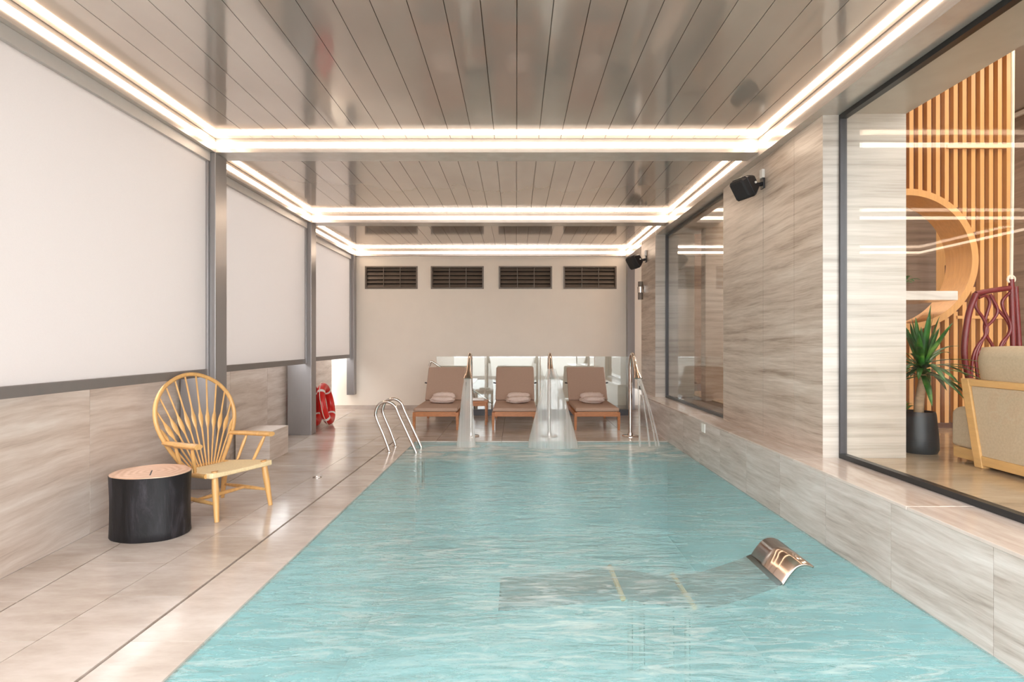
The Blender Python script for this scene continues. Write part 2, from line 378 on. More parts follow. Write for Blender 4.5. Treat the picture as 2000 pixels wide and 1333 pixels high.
# back wall with four openings
VENTX = [(-3.085, -2.01), (-1.74, -.66), (-.355, .735), (.965, 2.05)]; VZ0, VZ1 = 2.45, 2.915
bw = MB(); bw.box(-4.0, 3.2, YB, YB+.25, -.05, VZ0); bw.box(-4.0, 3.2, YB, YB+.25, VZ1, 3.7)
px = -4.0
for a, b in VENTX+[(3.2, 3.3)]:
    bw.box(px, a, YB, YB+.25, VZ0, VZ1); px = b
bwall = struct(bw.build('wall_back', 'plaster'), 'cream plastered wall across the end of the pool hall')
struct(bx('baseboard_back', 'stone_floor', -3.9, 2.6, YB-.015, YB, 0, .075), 'low beige stone skirting at the foot of the back wall')
# pilasters / right wall
wr = MB().box(2.34, 2.93, 4.28, 6.29, .40, 3.14).build('wall_right', 'concrete'); struct(wr, 'stone clad pier between the two windows')
for y0, y1 in ((4.262, 4.70), (4.70, 5.29), (5.29, 6.308)):
    bx('stone_panel', 'stone_wall', 2.32, 2.34, y0+.003, y1-.003, .485, 3.08, wr)
bx('stone_panel', 'stone_pale', 2.321, 2.95, 4.26, 4.28, .485, 3.14, wr)
bx('stone_panel', 'stone_pale', 2.321, 2.95, 6.29, 6.31, .485, 3.14, wr)
bx('stone_panel', 'stone_wall', 2.93, 2.95, 4.281, 6.289, .485, 4.6, wr)
wr2 = MB().box(2.245, 2.83, 9.02, 9.98, .40, 3.14).build('wall_right_far', 'concrete'); struct(wr2, 'far stone clad pier beside the sun loungers')
bx('stone_panel', 'stone_wall', 2.225, 2.245, 9.001, 9.5, .485, 3.08, wr2); bx('stone_panel', 'stone_wall', 2.225, 2.245, 9.503, 10.0, .0, 3.08, wr2)
bx('stone_panel', 'stone_pale', 2.226, 2.85, 9.0, 9.02, .485, 3.14, wr2)
bx('stone_panel', 'stone_wall', 2.226, 2.85, 9.98, 10.0, 0.0, 3.14, wr2)
# stone ledge along the pool
ld = MB().box(2.105, 2.95, -2.0, 9.43, -1.3, .462).build('trim_1', 'concrete'); struct(ld, 'raised stone ledge running along the pool under the windows')
ys = [-2.0, -1.46, -.81, -.16, .495, 1.15, 1.805, 2.458, 3.13, 3.79, 4.45, 5.10, 5.757, 6.40, 7.02, 7.64, 8.3, 8.9, 9.45]
for y0, y1 in zip(ys[:-1], ys[1:]):
    bx('stone_panel', 'stone_bench', XR, 2.105, y0+.002, y1-.002, -.02, .4645, ld)
ys = [-2.0, -.9, .4, 1.7, 3.0, 4.22, 5.5, 6.8, 8.1, 9.45]
for y0, y1 in zip(ys[:-1], ys[1:]):
    bx('ledge_slab', 'stone_ledge', XR-.004, 2.50, y0+.0015, y1-.0015, .465, .485, ld, bevel=.003)
bx('end_panel', 'stone_bench', 2.10, 2.24, 9.43, 9.45, 0, .464, ld)

# windows
def window(name, X, y0, y1, z0, z1, label, fw=.035):
    r = thing(name, None, None); struct(r, label)
    bx('pane', 'glass', X+.02, X+.03, y0+.01, y1-.01, z0+.02, z1-.02, r)
    bx('frame_rail', 'frame_dark', X, X+.05, y0, y1, z0, z0+fw, r); bx('frame_rail', 'frame_dark', X, X+.05, y0, y1, z1-fw, z1, r)
    bx('frame_post', 'frame_dark', X, X+.05, y0, y0+.02, z0+fw, z1-fw, r); bx('frame_post', 'alu_dark', X, X+.05, y1-.02, y1, z0+fw, z1-fw, r)
    return r
window('window_1', 2.44, -1.9, 4.258, .487, 3.078, 'large dark framed glass wall looking into the lobby')
window('window_2', 2.385, 6.312, 8.998, .487, 3.078, 'dark framed window between the two stone piers', .03)
# lobby lintel and soffit
lt = bx('wall_right_lintel', 'stone_pale', 2.50, 2.95, -1.9, 4.258, 3.09, 4.6); struct(lt, 'pale stone lintel above the lobby window')
struct(bx('wall_right_lintel', 'stone_pale', 2.45, 2.95, 6.312, 8.998, 3.09, 4.6), 'stone lintel above the window between the piers')
# ---- pergola ceiling
ZC, ZB = 3.24, 3.115
MODS = [(0.55, 5.2, -2.775), (5.45, 8.25, -3.0), (8.5, 11.43, -3.26)]
XRB = 2.237
J0, JS = .005, .2026
lab = ['nearest glossy grey slatted ceiling bay over the pool', 'middle glossy grey slatted ceiling bay', 'farthest glossy slatted ceiling bay by the back wall']
TR = [1]
def beam(x0, x1, y0, y1, z0, label):
    TR[0] += 1
    o = bx('trim_%d' % TR[0], 'beam_metal', x0, x1, y0, y1, z0, 3.5); struct(o, label); return o
for i, (y0, y1, xl) in enumerate(MODS):
    c = bx('ceiling', 'grout', xl, XRB, y0, y1, 3.31, 3.5); struct(c, lab[i])
    bx('border_panel', 'plank', xl+.007, J0-12*JS-.002, y0, y1-.007, ZC, 3.309, c); bx('border_panel', 'plank', J0+10*JS+.002, XRB-.007, y0, y1-.007, ZC, 3.309, c)
    base = MB().box(-JS/2+.0022, JS/2-.0022, 0, y1-y0-.007, 0, .03).build('plank', 'plank', c)
    for k in range(-12, 10):
        o = base if k == -12 else base.copy()
        if k != -12: COL.objects.link(o); o.parent = c
        o.location = (J0+(k+.5)*JS, y0, ZC+.0005); o.rotation_euler = (0, math.radians(random.uniform(-.32, .32)), 0)
    near = ('first', 'second', 'third')[i]
    L = beam(xl-.16, xl, y0-.25 if i else y0-.2, y1+.25 if i < 2 else YB, ZB, 'metal side beam above the %s blind with a light strip' % near)
    R = beam(XRB, 2.50, y0-.25 if i else -1.9, y1 if i < 2 else YB, 3.08, 'metal beam over the window side of the %s ceiling bay' % near)
    if i == 0: R2 = None
    E = beam(xl+.001, XRB-.001, y1, y1+.25 if i < 2 else YB-.001, ZB, 'cross beam with a light strip closing the %s ceiling bay' % near)
    if i == 0: beam(xl+.001, XRB-.001, y0-.2, y0, ZB, 'cross beam at the open front of the ceiling')
    e = .006; zs0, zs1 = 3.160, 3.203
    bx('light_strip', 'led', xl, xl+e, y0, y1-e, zs0, zs1, L); bx('light_strip', 'led', XRB-e, XRB, y0, y1-e, zs0, zs1, R)
    bx('light_strip', 'led', xl+e, XRB-e, y1-e, y1, zs0, zs1, E)
# stone-side infill above piers already closed by the beams; roof cap over the plant side
struct(bx('ceiling_cap', 'concrete', -3.5, 3.2, .3, YB+.2, 3.5, 3.6), 'flat roof deck above the slatted ceiling')
# columns
def column(x0, x1, y0, y1, z0, z1, label):
    o = bx('column', 'alu', x0, x1, y0, y1, z0, z1, bevel=.004); o['kind'] = 'structure'; o['label'] = label; return o
column(-3.10, -2.776, 5.2, 5.405, 0, ZB, 'grey metal column behind the wooden armchair')
column(-3.35, -3.002, 8.25, 8.455, 0, ZB, 'grey metal column beside the red life rings')
column(-3.41, -3.262, 11.33, YB, .30, ZB, 'short grey metal post fixed in the corner by the back wall')
column(2.245, 2.39, 11.33, YB, 0, 3.08, 'grey metal post at the window end of the back wall')
# roller blinds
def blind(X, y0, y1, label, zbot=1.075):
    t = thing('roller_blind', label, 'blind', (X, (y0+y1)/2, zbot), 0, 'white roller blinds along the garden side')
    h = (y1-y0)/2
    bx('screen', 'blind', -.0015, .0015, -h+.03, h-.03, .03, 3.04-zbot, t)
    bx('bottom_rail', 'rail_grey', -.018, .018, -h+.02, h-.02, -.03, .04, t, bevel=.004)
    bx('headbox', 'headbox', -.04, .03, -h, h, 3.03-zbot, ZB-.001-zbot, t)
    bx('guide_rail', 'alu', -.02, .02, h-.028, h, -.03, 3.03-zbot, t, bevel=.003)
    bx('guide_rail', 'alu', -.02, .02, -h, -h+.028, -.03, 3.03-zbot, t, bevel=.003)
blind(-2.85, .6, 5.195, 'large white roller blind above the wooden armchair')
blind(-3.085, 5.41, 8.245, 'white roller blind between the two tall grey columns')
blind(-3.345, 8.46, 11.325, 'farthest white roller blind above the red life rings')

# ---- louvred vents
def vent(x0, x1, label):
    w2 = (x1-x0)/2; t = thing('louvre_vent', label, 'vent', ((x0+x1)/2, YB, VZ0), 0, 'louvred vents high in the back wall')
    H = VZ1-VZ0
    bx('frame_bar', 'louvre_metal', -w2, -w2+.03, -.012, .16, 0, H, t); bx('frame_bar', 'louvre_metal', w2-.03, w2, -.012, .16, 0, H, t)
    bx('frame_bar', 'louvre_metal', -w2+.03, w2-.03, -.012, .16, 0, .028, t); bx('frame_bar', 'louvre_metal', -w2+.03, w2-.03, -.012, .16, H-.028, H, t)
    bx('cavity_shade', 'louvre_shade', -w2, w2, .2, .24, 0, H, t)  # dark sheet standing in for the shaded cavity behind the slats
    for k in range(5):
        z = .068+k*.083
        m = MB().box(-w2+.03, w2-.03, -.037, .037, -.003, .003, Matrix.Translation((0, .045, z)) @ Matrix.Rotation(math.radians(62+4*math.sin(k*2.1+x0)), 4, 'X'))
        m.build('slat', 'louvre_metal', t)
    for x in (-w2*.30, w2*.33): bx('rod', 'louvre_metal', x-.006, x+.006, .005, .017, .028, H-.028, t)
    return t
vl = ['louvred metal vent closest to the roller blinds', 'second louvred metal vent counted from the roller blinds', 'third louvred metal vent counted from the roller blinds', 'louvred metal vent closest to the stone piers']
for (a, b), l in zip(VENTX, vl): vent(a, b, l)

# ================================================================== LOBBY
ZL = .485
lf = bx('floor_lobby', 'grout', 2.50, 9, -1.9, 12.0, .40, ZL-.012); struct(lf, 'polished tan stone floor of the lobby')
for xa in [2.5+.9*k for k in range(7)]:
    for ya in [-1.9+1.2*k for k in range(10)]:
        if xa > 7.0: continue
        xl_ = 2.955 if xa < 2.95 and ya > 4.2 else xa
        if xa < 2.95 and ya < 4.25 < ya+1.2:
            bx('tile', 'stone_lobby', xa+.001, xa+.899, ya+.001, 4.255, ZL-.012, ZL, lf); bx('tile', 'stone_lobby', 2.955, xa+.899, 4.257, ya+1.199, ZL-.012, ZL, lf); continue
        bx('tile', 'stone_lobby', xl_+.001, xa+.899, ya+.001, ya+1.199, ZL-.012, ZL, lf)
SY = 5.76; CX, CZ, RO, RI = 4.0, 2.208, .722, .655
# slatted screen with round opening
sw = thing('wall_lobby_screen', None, None); struct(sw, 'oak slat partition with a round portal in the lobby')
def panel_hole(x0, x1, z0, z1, y0, y1, R, n=64):
    m = MB(); vs = []; fs = []
    ang = [2*math.pi*i/n for i in range(n)]
    def sq(a):
        c, s = math.cos(a), math.sin(a); tt = []
        if c > 1e-9: tt.append((x1-CX)/c)
        if c < -1e-9: tt.append((x0-CX)/c)
        if s > 1e-9: tt.append((z1-CZ)/s)
        if s < -1e-9: tt.append((z0-CZ)/s)
        t = min(tt); return CX+c*t, CZ+s*t
    for y in (y0, y1):
        for a in ang: vs.append((CX+R*math.cos(a), y, CZ+R*math.sin(a)))
        for a in ang: x, z = sq(a); vs.append((x, y, z))
    for i in range(n):
        j = (i+1) % n
        fs += [(i, j, n+j, n+i), (2*n+i, 3*n+i, 3*n+j, 2*n+j), (i, 2*n+i, 2*n+j, j), (n+i, n+j, 3*n+j, 3*n+i)]
    return m.add(vs, fs)
panel_hole(2.96, 5.06, ZL, 4.6, SY+.05, SY+.12, RO-.01).build('backing_panel', 'slat_back', sw)
n = 96; rr = []
for r, y in ((RO, SY-.012), (RI, SY-.012), (RI, SY+.34), (RO, SY+.34)):
    rr.append([(CX+r*math.cos(2*math.pi*j/n), y, CZ+r*math.sin(2*math.pi*j/n)) for j in range(n)])
MB().rings(rr, False, True).build('portal_ring', 'slat_wood', sw, smooth=30)
k = 0; x = 5.06
while x-.045 > 2.97:
    x0, x1 = x-.042, x; dx = max(0, min(abs(x0-CX), abs(x1-CX))) if (x0-CX)*(x1-CX) > 0 else 0
    if dx < RO-.01:
        hh = math.sqrt((RO-.008)**2-dx*dx); segs = [(ZL+.05, CZ-hh), (CZ+hh, 4.6)]
    else: segs = [(ZL+.05, 4.6)]
    for z0, z1 in segs: bx('slat', 'slat_wood', x0, x1, SY, SY+.05, z0, z1, sw)
    x -= .0905
bx('plinth', 'door_wood', 2.96, 5.06, SY+.002, SY+.05, ZL, ZL+.05, sw)
bx('cross_rail', 'slat_wood', 4.5, 5.0, SY-.02, SY, 1.60, 1.63, sw)
bx('cross_rail', 'slat_wood', 4.4, 5.0, SY-.02, SY, 3.34, 3.38, sw)
struct(bx('wall_lobby_inner', 'stone_wall', 2.86, 4.5, 8.5, 8.7, .4, 4.6), 'stone wall of the room behind the far window, brighter light painted into its tan')  # same wall as the next piece; brighter lighting painted as lighter stone
struct(bx('wall_lobby_back', 'stone_brown', 4.5, 6.34, 8.5, 8.7, .4, 4.6), 'veined stone wall at the back of the lobby, dimmer light painted into its brown')  # continues the previous wall; dimmer lighting painted as browner stone
struct(bx('wall_lobby_wood', 'slat_wood', 6.34, 9.0, 8.5, 8.7, .4, 4.6), 'oak clad lobby wall seen through the round portal')
dd = thing('door_1', None, None); struct(dd, 'dark wooden door seen through the round portal')
bx('door_leaf', 'door_wood', 6.47, 6.78, 8.46, 8.5, ZL, 2.52, dd); bx('door_inset', 'slat_back', 6.56, 6.63, 8.452, 8.46, 1.9, 2.3, dd)
struct(bx('wall_lobby_side', 'stone_brown', 7.0, 7.2, -1.9, 8.5, .4, 4.6), 'brown stone side wall of the lobby')
struct(bx('ceiling_lobby', 'lobby_ceiling', 2.5, 9, -1.9, 12, 4.6, 4.7), 'plain pale ceiling of the lobby')
struct(bx('trim_40', 'white', 6.96, 7.0, -1.9, 8.5, 4.50, 4.56), 'white cornice line high on the lobby side wall')
struct(bx('wall_lobby_far', 'stone_brown', 2.86, 6.2, 12.0, 12.2, .4, 4.6), 'stone wall closing the room behind the far window')
# fill lamps added to the lobby ceiling, out of view, to brighten the lobby
for i, (x, y) in enumerate(((3.9, 2.2), (3.9, 4.4), (5.6, 3.2), (5.6, 5.0), (5.4, 7.6), (4.3, 8.2), (3.6, 7.6))):
    d = thing('lobby_fill_light', 'added unseen fill light in the lobby ceiling', 'light', (x, y, 4.6), 0, 'added lobby fill lights')
    MB().lathe([(0, -.004), (.09, -.004), (.09, 0), (0, 0)], 20).build('lens', 'lobby_fill', d)
    MB().lathe([(.09, -.008), (.115, -.008), (.115, 0), (.09, 0)], 20).build('trim_ring', 'white', d)
    ld_ = bpy.data.lights.new('lobby_fill', 'AREA'); ld_.shape = 'DISK'; ld_.size = .3; ld_.energy = 13 if i < 4 else (8 if i == 4 else 22); ld_.color = (1, .88, .74)
    lo = bpy.data.objects.new('lobby_fill_lamp', ld_); COL.objects.link(lo); lo.parent = d; lo.location = (0, 0, -.02)

# marble shelf in the portal
ms = bx('marble_shelf', 'marble', -.5, .34, -.26, .33, 0, .09, bevel=.004); ms.location = (4.0, 5.79, 1.775)
tag(ms, 'pale marble slab shelf laid across the round portal', 'shelf')
# small plant on the shelf
sp = thing('shelf_plant', 'small leafy plant peeping over the marble shelf', 'plant', (3.86, 5.66, 1.866))
MB().lathe([(0, 0), (.04, 0), (.05, .07), (.044, .07), (.04, .06), (0, .06)], 16).build('pot', 'pot', sp, smooth=True)
def leaf(mb, base, d, L, W, droop, up=(0, 0, 1), n=6, tip=.6):
    d = Vector(d).normalized(); side = d.cross(Vector((0, 0, 1)))
    if side.length < .05: side = Vector((1, 0, 0))
    side.normalize(); rows = []
    for i in range(n+1):
        t = i/n; p = Vector(base)+d*(L*t)+Vector((0, 0, -droop*t*t*L))
        wd = W*math.sin(math.pi*min(1, .12+t*.88))**tip*(1-.0*t)*.5+.0006
        q = Vector((0, 0, .18*wd))
        rows.append([p-side*wd+q, p, p+side*wd+q])
    mb.strip(rows)
for k in range(9):
    m = MB(); a = k*2.4; leaf(m, (0, 0, .06), (math.cos(a)*.8, math.sin(a)*.5, .75), .17+.04*(k % 3), .06, .5); m.build('leaf', 'leaf', sp, smooth=True, solid=.0012)
# yucca
yp = thing('yucca_plant', 'potted yucca with strap leaves beside the stone pier in the lobby', 'plant', (3.215, 4.50, ZL))
MB().lathe([(0, 0), (.125, 0), (.138, .03), (.135, .12), (.118, .30), (.112, .325), (.102, .325), (.10, .28), (0, .28)], 32).build('pot', 'pot', yp, smooth=True)
MB().lathe([(0, .28), (.1, .28), (.1, .29), (0, .295)], 24).build('soil', 'soil', yp)
MB().tube(bez([(0, 0, .28), (.01, 0, .42), (.03, 0, .55), (.03, 0, .64)], 16), [.036-.0006*i for i in range(16)], 10).build('trunk', 'bark', yp, smooth=True)
random.seed(11)
for k in range(60):
    t = k/60; a = k*2.399; el = .35+1.1*random.random() if k < 34 else -.35+.75*random.random()
    L = .36+.16*random.random(); m = MB()
    dx_ = max(math.cos(a)*math.cos(el), -.20/L)
    leaf(m, (.03, 0, .60+.1*random.random()), (dx_, math.sin(a)*math.cos(el), math.sin(el)), L, .045, .25+.35*random.random() if el < .9 else .05, n=7, tip=.7)
    m.v = [(max(x_, -.235), y_, z_) for x_, y_, z_ in m.v]
    m.build('leaf', 'leaf', yp, smooth=True, solid=.0012)
# small shrub behind the yucca trunk
sh = thing('low_fern', 'low dark green fern on the lobby floor behind the yucca pot', 'plant', (3.42, 5.05, ZL))
MB().lathe([(0, 0), (.09, 0), (.11, .2), (.1, .2), (.09, .17), (0, .17)], 20).build('pot', 'pot', sh, smooth=True)
for k in range(26):
    a = k*2.399; m = MB(); el = .4+random.random()
    leaf(m, (0, 0, .17), (math.cos(a)*math.cos(el), math.sin(a)*math.cos(el), math.sin(el)), .26+.12*random.random(), .05, .5); m.build('leaf', 'leaf', sh, smooth=True, solid=.001)

# sofa
sf = thing('lounge_armchair', 'beige upholstered armchair with oak frame and loose cushion in the lobby', 'armchair', (3.22, 3.98, ZL))
def quadprism(pts, x0, x1):   # polygon in local (y,z) extruded in x
    m = MB(); n = len(pts); vs = [(x0, y, z) for y, z in pts]+[(x1, y, z) for y, z in pts]
    return m.add(vs, [tuple(range(n)), tuple(range(2*n-1, n-1, -1))]+[(i, n+i, n+(i+1) % n, (i+1) % n) for i in range(n)])
for xo in (0.0, .86):
    quadprism([(-.02, .0), (-.09, .0), (.035, .615), (.105, .615)], xo, xo+.06).build('frame_upright', 'sofa_wood', sf, bevel=.006)
    quadprism([(-.05, .02), (-.05, .085), (-1.15, .085), (-1.15, .02)], xo+.004, xo+.056).build('bottom_rail', 'sofa_wood', sf, bevel=.005)
    quadprism([(.06, .565), (.07, .612), (-1.15, .612), (-1.15, .565)], xo+.004, xo+.056).build('top_rail', 'sofa_wood', sf, bevel=.005)
    quadprism([(-.07, .086), (.02, .563), (-1.12, .563), (-1.12, .086)], xo+.014, xo+.046).build('side_panel', 'sofa_fabric', sf)
    quadprism([(-1.15, 0), (-1.22, 0), (-1.22, .66), (-1.15, .66)], xo, xo+.06).build('frame_upright', 'sofa_wood', sf, bevel=.006)
quadprism([(.25, .02), (.25, .10), (-1.15, .10), (-1.15, .02)], .063, .857).build('base', 'sofa_wood', sf, bevel=.005)
quadprism([(.28, .10), (.28, .36), (.22, .40), (-.9, .40), (-.9, .10)], .066, .854).build('seat_cushion', 'sofa_fabric', sf, bevel=.03, seg=4)
quadprism([(-.9, .40), (-.72, .42), (-.85, .80), (-1.0, .80)], .066, .854).build('backrest', 'sofa_fabric', sf, bevel=.03, seg=4)
cu = MB(); nx, ny = 10, 10; rows = []
def pillow(name, mat, parent, sx, sy, th, mtx, n=10):
    m = MB(); top = []; 
    for i in range(n+1):
        for sgn in (0,): pass
    g = lambda i: -1+2*i/n
    vs = []; fs = []
    for s in (1, -1):
        for i in range(n+1):
            for j in range(n+1):
                u, v = g(i), g(j); e = max(0, (1-u**4))**.5*max(0, (1-v**4))**.5
                wob = 1+.10*mnoise.noise(Vector((u*2+sx*7, v*2, s*3)))
                vs.append(mtx @ Vector((u*sx*(1-.06*v*v), v*sy*(1-.06*u*u), s*th*e*wob)))
    N = (n+1)*(n+1)
    for k in (0, 1):
        for i in range(n):
            for j in range(n):
                a = k*N+i*(n+1)+j; q = (a, a+1, a+n+2, a+n+1); fs.append(q if k else q[::-1])
    m.add(vs, fs); o = m.build(name, mat, parent, smooth=80)
    bm = bmesh.new(); bm.from_mesh(o.data); bmesh.ops.remove_doubles(bm, verts=bm.verts, dist=1e-4); bmesh.ops.recalc_face_normals(bm, faces=bm.faces); bm.to_mesh(o.data); bm.free()
    return o
pl = pillow('loose_cushion', 'sofa_fabric', sf, .34, .20, .11, Matrix.Translation((.14, -.28, .655)) @ Matrix.Rotation(math.radians(90), 4, 'Z') @ Matrix.Rotation(math.radians(78), 4, 'X'), 14)

# red hanging chair
rc = thing('hanging_chair', 'crimson woven hanging chair behind the beige armchair, hung on white rope', 'chair', (4.05, 4.8, .82))
def rp(px_, py_, yo=0.0):  # frame plane point measured from the photo, local coordinates at its own depth
    Y = 4.8+yo; return Vector(((px_-1008)*Y/1100-4.05, yo, CAMH-(py_-669)*Y/1100-.82))
MB().tube(bez([rp(1906, 574), rp(1930, 569), rp(1972, 563)], 12), .022, 10).build('top_rail', 'crimson', rc, smooth=True)
MB().tube(bez([rp(1906, 574), rp(1893, 610), rp(1885, 660), rp(1884, 700), rp(1893, 745)], 20), .024, 10).build('side_rail', 'crimson', rc, smooth=True)
MB().tube([rp(1975, 546), rp(1978, 640), rp(1980, 745)], .021, 10).build('post', 'crimson', rc, smooth=True)
MB().tube([rp(1983, 560, .05), rp(1988, 640, .05), rp(1994, 745, .05)], .021, 10).build('post', 'crimson', rc, smooth=True)
lat = [[(1908, 578), (1906, 600), (1922, 625), (1928, 650), (1910, 675), (1900, 700), (1897, 745)],
       [(1912, 582), (1925, 578), (1933, 592), (1925, 622), (1924, 650), (1938, 675), (1946, 700), (1945, 745)],
       [(1934, 575), (1948, 605), (1940, 625), (1926, 640), (1924, 655), (1915, 672), (1906, 700), (1910, 745)],
       [(1938, 578), (1945, 600), (1966, 625), (1972, 645), (1962, 668), (1948, 690), (1944, 715), (1950, 745)],
       [(1972, 572), (1958, 588), (1960, 605), (1972, 630), (1972, 650), (1956, 672), (1949, 700), (1940, 745)],
       [(1920, 660), (1912, 690), (1930, 715), (1925, 745)]]
for i, p in enumerate(lat): MB().tube(bez([rp(a, b, .012*(i % 2)) for a, b in p], 36), .0125, 8).build('lattice_strand', 'crimson', rc, smooth=True)
MB().tube(bez([rp(1893, 745), rp(1935, 752, -.25), rp(1990, 752, -.22), rp(1994, 745, .05), rp(1940, 745, .05)], 30, True), .024, 10, True).build('seat_ring', 'crimson', rc, smooth=True)
m = MB(); p0 = rp(1975, 548); m.tube([p0, p0+Vector((.01, 0, .8)), p0+Vector((.02, 0, 4.6-.82-p0.z))], .012, 8); m.build('rope', 'rope', rc, smooth=True)
MB().tube([p0+Vector((.03*math.cos(a), 0, .03*math.sin(a)+.01)) for a in [i*math.pi/8 for i in range(16)]], .009, 6, True).build('rope_knot', 'rope', rc, smooth=True)

# ================================================================== POOLSIDE THINGS
# charred stump stool
st = thing('stump_stool', 'black charred tree stump stool with bare wood top', 'stool', (-2.60, 4.02, 0))
def stump_r(a, z): return .242*(1+.05*math.cos(2*a+.6)+.03*math.cos(3*a+1.1)+.012*math.sin(7*a))*(1+.10*(z/.45-.45)**2-.02)
n = 48; rings = []
for z in (0, .012, .06, .12, .18, .24, .30, .36, .41, .435):
    k = .97 if z in (0,) else 1
    rings.append([(stump_r(2*math.pi*j/n, z)*k*1.03*math.cos(2*math.pi*j/n), stump_r(2*math.pi*j/n, z)*k*math.sin(2*math.pi*j/n), z) for j in range(n)])
MB().rings(rings).build('trunk', 'char', st, smooth=50)
MB().rings([[(p[0]*.985, p[1]*.985, z) for p in rings[-1]] for z in (.4352, .441)]).build('top_face', 'stump_top', st)
MB().box(-.004, .004, -.15, .02, .4408, .4416, Matrix.Rotation(.5, 4, 'Z')).build('crack', 'char', st)

# peacock armchair
ch = thing('spindle_armchair', 'light wooden armchair with tall hoop back and flattened spindles', 'chair', (-2.40, 4.592, 0), math.radians(-25))
for s in (1, -1):
    def taper(a, b, r0, r1, r2, nseg=8):
        a, b = Vector(a), Vector(b); pts = [a.lerp(b, i/nseg) for i in range(nseg+1)]
        rad = [r0+(r1-r0)*(i/nseg)/.35 if i/nseg < .35 else r1+(r2-r1)*(i/nseg-.35)/.65 for i in range(nseg+1)]; return pts, rad
    p, r = taper((.215, .225*s, .372), (.270, .248*s, 0), .021, .026, .017); lg_ = MB().tube(p, r, 12).build('leg', 'wood_chair', ch, smooth=True)
    MB().tube([(.2145, .2248*s, .3725), (.214, .2246*s, .3745)], .026, 14).build('leg_end', 'wood_end', lg_, smooth=True)
    p, r = taper((-.17, .17*s, .345), (-.30, .235*s, 0), .020, .024, .016); MB().tube(p, r, 12).build('leg', 'wood_chair', ch, smooth=True)
    a, b = Vector((.250, .240*s, .13)), Vector((-.25, .21*s, .13))
    MB().tube([a.lerp(b, i/6) for i in range(7)], [.010, .013, .016, .017, .016, .013, .010], 10).build('stretcher', 'wood_chair', ch, smooth=True)
MB().tube([(0, -.225+.45*i/6, .13) for i in range(7)], [.010, .013, .016, .017, .016, .013, .010], 10).build('stretcher', 'wood_chair', ch, smooth=True)
# seat
sx = [(.26, .27), (.24, .285), (.0, .265), (-.22, .215), (-.25, .19)]
sm = MB()
for zz in (0,):
    top = []; bot = []
    for xx, hw in sx:
        z = .372-.03*(.26-xx)/.5
        top.append([(xx, hw*u, z-.012*(1-u*u)) for u in (-1, -.66, -.33, 0, .33, .66, 1)]); bot.append([(xx, hw*u, z-.042) for u in (-1, -.66, -.33, 0, .33, .66, 1)])
    vs = [p for r in top for p in r]+[p for r in bot for p in r]; K = 7; R_ = len(sx); fs = []
    for i in range(R_-1):
        for j in range(K-1):
            a = i*K+j; fs += [(a, a+1, a+K+1, a+K), (R_*K+a, R_*K+a+K, R_*K+a+K+1, R_*K+a+1)]
    for i in range(R_-1):
        for j in (0, K-1): a = i*K+j; fs.append((a, a+K, R_*K+a+K, R_*K+a))
    for j in range(K-1):
        for i in (0, R_-1): a = i*K+j; fs.append((a, a+1, R_*K+a+1, R_*K+a))
    sm.add(vs, fs)
sm.build('seat', 'cord', ch, smooth=60, bevel=.008)
for s in (1, -1):
    MB().tube([(.20, .283*s, .345), (0, .272*s, .335), (-.22, .222*s, .322)], .018, 10).build('seat_rail', 'wood_chair', ch, smooth=True)
MB().tube([(-.24, -.20, .325), (-.245, 0, .325), (-.24, .20, .325)], .022, 10).build('seat_rail', 'wood_chair', ch, smooth=True)
TL = math.radians(13)
def back(y, h, bow=0.0): return Vector((-.200-h*math.sin(TL)-bow, y, .335+h*math.cos(TL)))
half = [(.165, .0), (.255, .15), (.325, .30), (.350, .43), (.325, .56), (.245, .675), (.125, .748), (0, .775)]
hoop2 = [(-y, h) for y, h in half[:-1]]+[(0, .775)]+[(y, h) for y, h in half[:-1][::-1]]
def bowf(y): return .015*(1-(y/.38)**2)
hp = bez([back(y, h, bowf(y)) for y, h in hoop2], 84)
MB().tube(hp, .0165, 12, up=(1, 0, .3)).build('hoop', 'wood_chair', ch, smooth=True)
# spindles fan from the seat to the hoop
import bisect
hoop_dense = bez([Vector((y, h, 0)) for y, h in hoop2], 280)
NS = 14
for i in range(NS):
    u = -1+2*(i+.5)/NS; by = .155*u; ang = u*math.radians(39)
    d = Vector((math.sin(ang), math.cos(ang), 0)); o0 = Vector((by, 0, 0)); best = None
    for q in hoop_dense:
        w_ = q-o0; pr = w_.dot(d); pd = (w_-d*pr).length
        if pr > .12 and (best is None or pd < best[0]): best = (pd, pr, q)
    e = o0+d*best[1]; nn = 22; pts = []; rad = []; flt = []
    Lp = .40-.06*abs(u)
    for kk in range(nn+1):
        t = kk/nn; q = o0.lerp(e, t); pts.append(back(q.x, q.y, bowf(q.x*.9)*t+.0))
        dl = t*best[1]-Lp
        pw = math.exp(-(dl/.055)**4) if best[1] > .45 else math.exp(-(dl/.05)**4)*.8
        rad.append(.0068+.0135*pw); flt.append(1-.62*pw)
    # wide direction across the back: use 'up' along local y
    MB().tube(pts, rad, 8, flat=flt, up=(0, 1, 0)).build('spindle', 'wood_chair', ch, smooth=True)
for s in (1, -1):
    a = back(.292*s, .235, bowf(.30)); b = Vector((.185, .335*s, .575))
    pts = [a.lerp(b, i/8)+Vector((0, .012*s*math.sin(math.pi*i/8), 0)) for i in range(9)]
    pts[0] = a-(b-a)*.03
    MB().tube(pts, [.028, .032, .034, .035, .036, .037, .038, .038, .034], 12, flat=.6, up=(0, 1, 0)).build('arm', 'wood_chair', ch, smooth=True)
    p, r = taper((.11, .335*s, .568), (.045, .262*s, .345), .010, .016, .012); MB().tube(p, r, 10).build('arm_support', 'wood_chair', ch, smooth=True)
    p, r = taper((-.10, .325*s, .565), (-.13, .245*s, .335), .009, .014, .011); MB().tube(p, r, 10).build('arm_support', 'wood_chair', ch, smooth=True)

